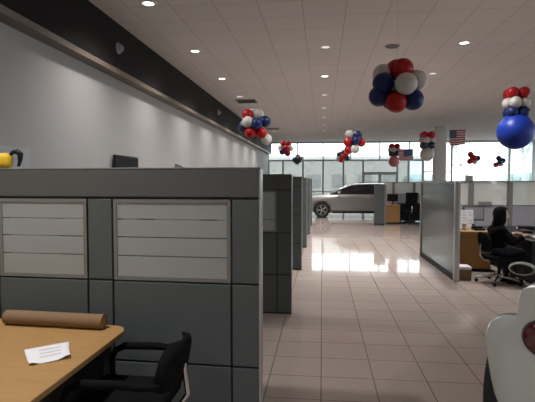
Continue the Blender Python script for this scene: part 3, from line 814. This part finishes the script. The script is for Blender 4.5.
# white coupe, close at the right edge
CP = thing('white_car', 'white coupe with round dark red tail lights at the right edge', 'car', (1.615, 2.125, 0), R(90-31))
# x, bottom z, half width, overall height factor, fender crest z, deck half width
cprof = [(0, .40, .78, 1.05, .907, .74), (.015, .34, .83, 1.05, .911, .75), (.04, .30, .875, 1.05, .911, .75), (.09, .28, .915, 1.05, .905, .75), (.2, .25, .945, 1.045, .89, .745), (.38, .23, .955, 1.02, .835, .735), (.6, .22, .945, 1.0, .80, .72), (1.0, .2, .89, .975, .78, .70), (1.4, .19, .85, .96, .78, .69), (1.9, .19, .84, .955, .79, .69), (2.4, .19, .85, .95, .81, .69), (2.9, .19, .88, .93, .80, .69), (3.4, .2, .885, .87, .75, .67), (3.8, .22, .84, .80, .69, .62), (4.05, .25, .72, .70, .60, .52), (4.15, .32, .5, .62, .52, .38)]
def cp_sec(x):
    _, zb, w, k, zc, yd = sample(cprof, x)
    e = w-yd
    return [(0, zb), (w*.80, zb), (w*.92, zb+.09), (w*.965, zb+(zc-zb)*.42), (w*.99, zb+(zc-zb)*.68), (w*.998, zc-.13), (yd+e*.86, zc-.052), (yd+e*.5, zc-.006), (yd+e*.22, zc-.004), (yd+.004, zc+.004), (yd-.004, zc+(1.0*k-zc)*.3), (yd-.008, zc+(1.0*k-zc)*.75), (yd-.018, 1.01*k), (yd-.06, 1.03*k), (yd*.4, 1.05*k), (0, 1.055*k)]
car_body(CP, cp_sec, [0, .006, .015, .04, .09, .14, .2, .28, .38, .5, .6, .8, 1.0, 1.3, 1.6, 2.0, 2.3, 2.6, 2.9, 3.15, 3.4, 3.6, 3.8, 3.95, 4.05, 4.15], M['white_car'], [(.64, .33), (3.3, .33)], .40, .58)
for x in (.64, 3.3):
    for s in (-1, 1): car_wheel(CP, x, s*.85 if x < 1 else s*.76, .33, .25, s)
CPT = [(.42, 1.04, 1.08, .58, .5), (.75, 1.02, 1.17, .64, .50), (1.15, 1.0, 1.26, .68, .51), (1.6, .99, 1.30, .70, .52), (2.0, .98, 1.285, .71, .52), (2.4, .96, 1.18, .71, .54), (2.85, .93, 1.0, .70, .58), (2.95, .92, .95, .68, .58)]
greenhouse(CP, CPT, M['white_car'], None)
m = MB(); rg = []
for x, zb, zr, wb, wr in CPT[2:5]: rg.append([(x, -wr-.012, zr-.055), (x, -wr-.004, zr-.015), (x, -wr*.75, zr+.012), (x, 0, zr+.024), (x, wr*.75, zr+.012), (x, wr+.004, zr-.015), (x, wr+.012, zr-.055), (x, wr*.8, zr-.06), (x, -wr*.8, zr-.06)])
m.loft(rg); m.build('roof', M['white_car'], CP, 40)
for s in (-1, 1):
    m = MB(); m.tube([(1.95, s*.525, 1.27), (2.4, s*.56, 1.17), (2.93, s*.66, .95)], .03, 10); m.build('front_pillar', M['white_car'], CP, 60)
    m = MB(); m.tube([(1.2, s*.52, 1.25), (.75, s*.56, 1.15), (.40, s*.60, 1.03)], [.05, .055, .06], 12); m.build('rear_pillar', M['white_car'], CP, 60)
    for y, lab in ((.63, None), (.39, None)):
        rt = Matrix.Translation((-.004 if y < .6 else .004, s*y, .832)) @ Matrix.Rotation(R(-90), 4, 'Y') @ Matrix.Rotation(R(s*(18 if y > .6 else 4)), 4, 'X')
        m = MB(); m.lathe([(0, .028), (.035, .027), (.066, .022), (.084, .010), (.086, -.05), (0, -.05)], 32, m=rt); tl = m.build('tail_light', M['tail'], CP, 50)
        m = MB(); m.lathe([(.084, -.05), (.085, .008), (.090, .006), (.092, -.05)], 32, m=rt); m.build('bezel', M['tail_ring'], tl, 50)
    m = MB(); m.ball((2.00, s*1.055, .838), (.075, .112, .058), 20, 12); m.cyl((2.05, s*.80, .80), (2.02, s*.96, .83), .024, seg=10); mo = m.build('side_mirror', M['white_car'], CP, 60)
    m = MB(); m.ball((1.948, s*1.055, .838), (.028, .092, .045), 20, 12); m.build('mirror_glass', M['car_glass'], mo, 60)
m = MB(); m.box((.0, 0, .60), (.03, .52, .15), bev=.01); m.build('number_plate', M['grey_plastic'], CP, 50)
m = MB(); m.box((.05, 0, .30), (.1, 1.0, .10), bev=.02); m.build('diffuser', M['black'], CP, 50)

# ------------------------------------------------------------------ balloons
def balloon_mesh(name, mat, seg=20):
    m = MB()
    pr = [(0, 1.0)]
    for k in range(1, 14):
        a = math.pi*k/14; r = math.sin(a); z = math.cos(a)
        if z < 0: r *= 1-.22*z*z; z *= 1.12
        pr.append((r, z))
    pr += [(.05, -1.14), (.03, -1.17), (.075, -1.23), (0, -1.22)]
    m.lathe(pr, seg)
    me = m.mesh(name, 60); me.materials.append(mat); return me
BM = {k: balloon_mesh('balloon', M[v]) for k, v in dict(r='b_red', w='b_white', b='b_blue', n='b_navy', B='b_bigblue', c='b_coral').items()}
CN = dict(r='red balloon', w='white balloon', b='blue balloon', n='dark navy balloon', B='large bright blue balloon', c='large coral red balloon')
def put(parent, k, p, r, out=None, label=None):
    o = link('balloon', BM[k], parent, label or CN[k]); o.location = p; o.scale = (r, r, r)
    d = Vector(out if out is not None else p)
    if d.length < 1e-4: d = Vector((0, 0, 1))
    o.rotation_mode = 'QUATERNION'; o.rotation_quaternion = d.to_track_quat('Z', 'Y')
    return o
def hang(parent, zc, top):
    m = MB(); m.cyl((0, 0, top), (0, 0, H-zc), .0015, seg=6); m.build('thread', M['thread'], parent)
def cluster(lab, loc, balls, r, group='balloon clusters hung from the ceiling'):
    t = thing('balloon_cluster', lab, 'balloon cluster', loc, 0, group)
    for k, x, y, z in balls: put(t, k, (x, y, z), r)
    hang(t, loc[2], 0)
    return t
# the large one: offsets (right, away, up) in metres
cluster('largest red, white and blue balloon cluster, over the aisle', (.81, 5.4, 2.615), [
    ('r', .055, .0, .20), ('b', -.155, -.03, .045), ('w', .065, -.16, .01), ('w', .205, .02, .08), ('b', -.19, .02, -.085), ('r', -.02, -.06, -.165), ('b', .165, -.01, -.135), ('w', -.14, .12, .17), ('r', .10, .17, .02), ('b', -.03, .18, -.10), ('r', .0, .10, .215)], .116)
cluster('balloon cluster under the left beam, red and white ones lowest', (-1.36, 9.6, 2.74), [
    ('r', -.13, -.02, .19), ('w', -.11, -.12, .03), ('n', -.22, .02, -.05), ('r', -.06, -.08, -.17), ('r', .15, -.02, -.18), ('b', .07, -.13, -.01), ('b', .22, .0, .05), ('w', .08, .05, .20), ('w', .24, .06, -.30), ('n', .0, .14, .0)], .115)
cluster('middle balloon cluster with blue on top, above the silver car', (.80, 12.5, 2.60), [
    ('w', -.10, .0, .19), ('b', .10, -.02, .16), ('b', .05, -.13, .03), ('r', -.15, -.05, -.01), ('r', .19, -.02, -.02), ('w', .03, -.06, -.19), ('r', -.13, .0, -.2), ('n', .0, .12, .0)], .115)
cluster('small dark red and navy balloon cluster just below the middle one', (.87, 20.5, 2.66), [
    ('r', .02, -.1, -.02), ('n', -.15, -.03, .05), ('r', .14, -.05, .08), ('n', .16, .0, -.1), ('r', -.08, -.05, -.17), ('w', -.16, .0, -.08), ('n', .0, .1, .14)], .12)
cluster('small balloon cluster against the bright band of windows, left one', (-1.42, 18.5, 2.82), [
    ('r', -.06, -.02, .20), ('w', -.16, -.02, .06), ('n', -.10, -.1, -.10), ('r', .06, -.12, .04), ('r', .10, -.05, -.15), ('w', .20, -.02, .04), ('n', .0, .1, -.05), ('r', .12, .02, .2)], .125)
cluster('small navy and white balloon pair low at the far left windows', (-1.36, 26, 2.73), [
    ('w', .06, -.05, .18), ('n', -.10, -.04, .0), ('n', .12, -.08, -.02), ('w', .24, .02, .05), ('n', .0, .1, -.1)], .14)
cluster('far right red and navy balloon cluster with a white balloon behind', (6.85, 23, 2.64), [
    ('r', -.10, -.04, .18), ('r', -.12, -.02, -.14), ('r', .05, -.1, .02), ('n', .22, -.03, .0), ('w', .12, .05, -.14), ('n', .0, .1, .1)], .13)
cluster('farthest right balloon cluster, mostly navy with one red', (9.05, 26, 2.60), [
    ('n', -.02, -.04, .17), ('n', .20, -.03, .05), ('n', .03, -.1, -.02), ('r', -.14, -.02, -.17), ('w', .12, .05, -.12), ('n', .05, .1, .15)], .14)
def column(lab, loc, big, rb, tiers, r, step, gap):
    """loc: centre of the large ball"""
    t = thing('balloon_column', lab, 'balloon column', loc, 0, 'balloon columns hung from the ceiling')
    put(t, big, (0, 0, 0), rb, (0, 0, -1))
    z = rb+gap
    for i, k in enumerate(tiers):
        for q in range(4):
            a = math.pi/2*q+math.pi/4+(.35 if i == 1 else .0)
            put(t, k, (math.cos(a)*r*1.28, math.sin(a)*r*1.28, z), r, (math.cos(a), math.sin(a), .15))
        z += step
    hang(t, loc[2], rb)
    return t
column('balloon column with a large bright blue ball at right', (3.52, 9.3, 2.505), 'B', .325, 'bwr', .105, .175, .02)
column('balloon column with a large white ball beside the column', (3.93, 18.7, 2.62), 'w', .27, 'nwr', .14, .19, .05)
column('far balloon column with a large coral ball', (3.48, 24, 2.55), 'c', .27, 'nwr', .14, .17, .12)

# ------------------------------------------------------------------ flags
def flag(lab, loc, w, h, rz, mirror=False, cw=11, ch=7):
    t = thing('flag', lab, 'flag', loc, rz, 'striped flags hung from the ceiling')
    m = MB(); nx, nz = 26, 26
    def P(u, v, off=0):
        if mirror: u = 1-u
        return ((u-.5)*w, .035*math.sin(u*7+v*2)*(.4+.6*(1-v))+off, -(1-v)*h-.02*math.sin(u*5)*(1-v))
    g = [[m.bm.verts.new(P(i/nx, j/nz)) for j in range(nz+1)] for i in range(nx+1)]
    for i in range(nx):
        for j in range(nz):
            row = (nz-1-j)//2
            f = m.bm.faces.new([g[i][j], g[i+1][j], g[i+1][j+1], g[i][j+1]])
            f.material_index = 2 if (i < cw and row < ch) else (0 if row % 2 == 0 else 1)
    for a in range(9):
        for b in range(6 if a % 2 == 0 else 5):
            u = (b+.7+(0 if a % 2 == 0 else .5))/6.4*cw/nx; v = 1-(a+.75)/9.5*2*ch/nz
            for off in (-.003, .003):
                pts = []
                for k in range(10):
                    an = math.pi/2+k*math.pi/5; rr_ = .010 if k % 2 == 0 else .0045
                    pts.append(P(u+rr_*math.cos(an)/w*1.2, v+rr_*math.sin(an)/h*1.2, off))
                m.poly(pts, 1)
    m.build('cloth', [M['flag_red'], M['flag_white'], M['flag_blue']], t, 60)
    m = MB(); m.cyl((-w/2-.03, 0, .005), (w/2+.03, 0, .005), .008, seg=10); m.build('rod', M['grey_plastic'], t, 40)
    m = MB()
    for s in (-1, 1): m.cyl((s*w*.4, 0, .005), (s*w*.4, 0, H-loc[2]), .002, seg=6)
    m.build('thread', M['thread'], t)
flag('stars and stripes flag hanging right of the column', (5.45, 20.3, 3.66), .62, .60, 0)
flag('darker stars and stripes flag hanging left of the column', (3.52, 20.9, 2.94), .60, .44, 0, True, 17, 9)

# ------------------------------------------------------------------ outside
m = MB(); m.span((-60, YF+.2, -.25), (80, 120, -.1)); m.span((XR+.4, -40, -.25), (80, YF+.2, -.1)); struct(m.build('ground', M['asphalt']))
def building(x0, x1, y, h, lab, d=12):
    t = thing('low_building', lab, 'building', (x0, y, -.1))
    m = MB(); m.span((0, 0, 0), (x1-x0, d, h)); m.build('wall', M['facade'], t)
    m = MB(); m.span((-.3, -.3, h), (x1-x0+.3, d+.3, h+.35)); m.build('roof', M['roofing'], t)
    n = int((x1-x0)//3.2)
    for k in range(n):
        f = MB(); a = .9+k*3.2; f.span((a, -.06, .9), (a+1.7, 0, 2.5)); w = f.build('window', M['alu'], t)
        p = MB(); p.span((a+.08, -.075, .98), (a+1.62, -.061, 2.42)); p.build('pane', M['pane_pale'], w)
building(-22, 13.5, 62, 4.5, 'low pale building seen through the far left windows')
def tree(x, y, h, lab, seed):
    rnd = random.Random(seed)
    t = thing('bare_tree', lab, 'tree', (x, y, -.1), 0, 'bare trees outside the right windows')
    tr = MB(); br = MB()
    tr.tube([(0, 0, 0), (.05, 0, h*.2), (-.03, .02, h*.42)], [.12, .10, .085], 10)
    def grow(p, d, ln, r, lev):
        q = p+d*ln; mid = p+d*ln*.5+Vector((rnd.uniform(-.06, .06), rnd.uniform(-.06, .06), 0))*ln
        br.tube([p, mid, q], [r, r*.8, r*.55], 6)
        if lev == 0: return
        for _ in range(3 if lev > 1 else 4):
            nd = (d+Vector((rnd.uniform(-.8, .8), rnd.uniform(-.8, .8), rnd.uniform(-.1, .6)))).normalized()
            grow(q if rnd.random() < .6 else mid, nd, ln*rnd.uniform(.55, .8), r*.55, lev-1)
    for k in range(4): grow(Vector((-.03, .02, h*.41)), Vector((rnd.uniform(-.6, .6), rnd.uniform(-.6, .6), 1)).normalized(), h*.24, .085, 3)
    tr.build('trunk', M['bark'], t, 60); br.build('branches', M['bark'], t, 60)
tree(10.2, 37, 7.5, 'glare-paled bare tree outside, just right of the column', 3)
tree(15.8, 40, 8, 'glare-paled bare tree outside behind the bright blue ball', 11)
tree(18.5, 36, 6.5, 'glare-paled bare tree outside at the far right edge', 23)
t = thing('hedge', 'low grey green hedge outside the right windows', 'hedge', (14.5, 46, -.1))
m = MB(); rnd = random.Random(5)
for k in range(70): m.ball((rnd.uniform(-7, 9), rnd.uniform(-.8, .8), rnd.uniform(.3, 1.9)), (rnd.uniform(.5, .9), .6, rnd.uniform(.4, .7)), 10, 7)
m.build('foliage', M['hedge'], t, 60)

# ------------------------------------------------------------------ daylight
w = bpy.data.worlds.new('sky'); scene.world = w; w.use_nodes = True
bg = w.node_tree.nodes['Background']; bg.inputs[0].default_value = (.93, .97, 1.0, 1); bg.inputs[1].default_value = 2.4
def portal(name, loc, rot, sx, sy):
    L = bpy.data.lights.new(name, 'AREA'); L.shape = 'RECTANGLE'; L.size = sx; L.size_y = sy; L.cycles.is_portal = True
    o = bpy.data.objects.new(name, L); o.location = loc; o.rotation_euler = rot; col.objects.link(o)
portal('front_window_portal', ((XL+XR)/2, YF+.2, H/2), (R(-90), 0, 0), XR-XL, H)
portal('side_window_portal', (XR+.25, (YB+YF)/2, 2.0), (0, R(90), 0), 3.6, YF-YB)
scene.view_settings.view_transform = 'Standard'
scene.view_settings.look = 'None'
scene.view_settings.exposure = 1.0
scene.cycles.use_denoising = True
scene.cycles.max_bounces = 8
scene.cycles.transparent_max_bounces = 12
scene.cycles.caustics_reflective = False
scene.cycles.caustics_refractive = False
scene.cycles.sample_clamp_indirect = 4
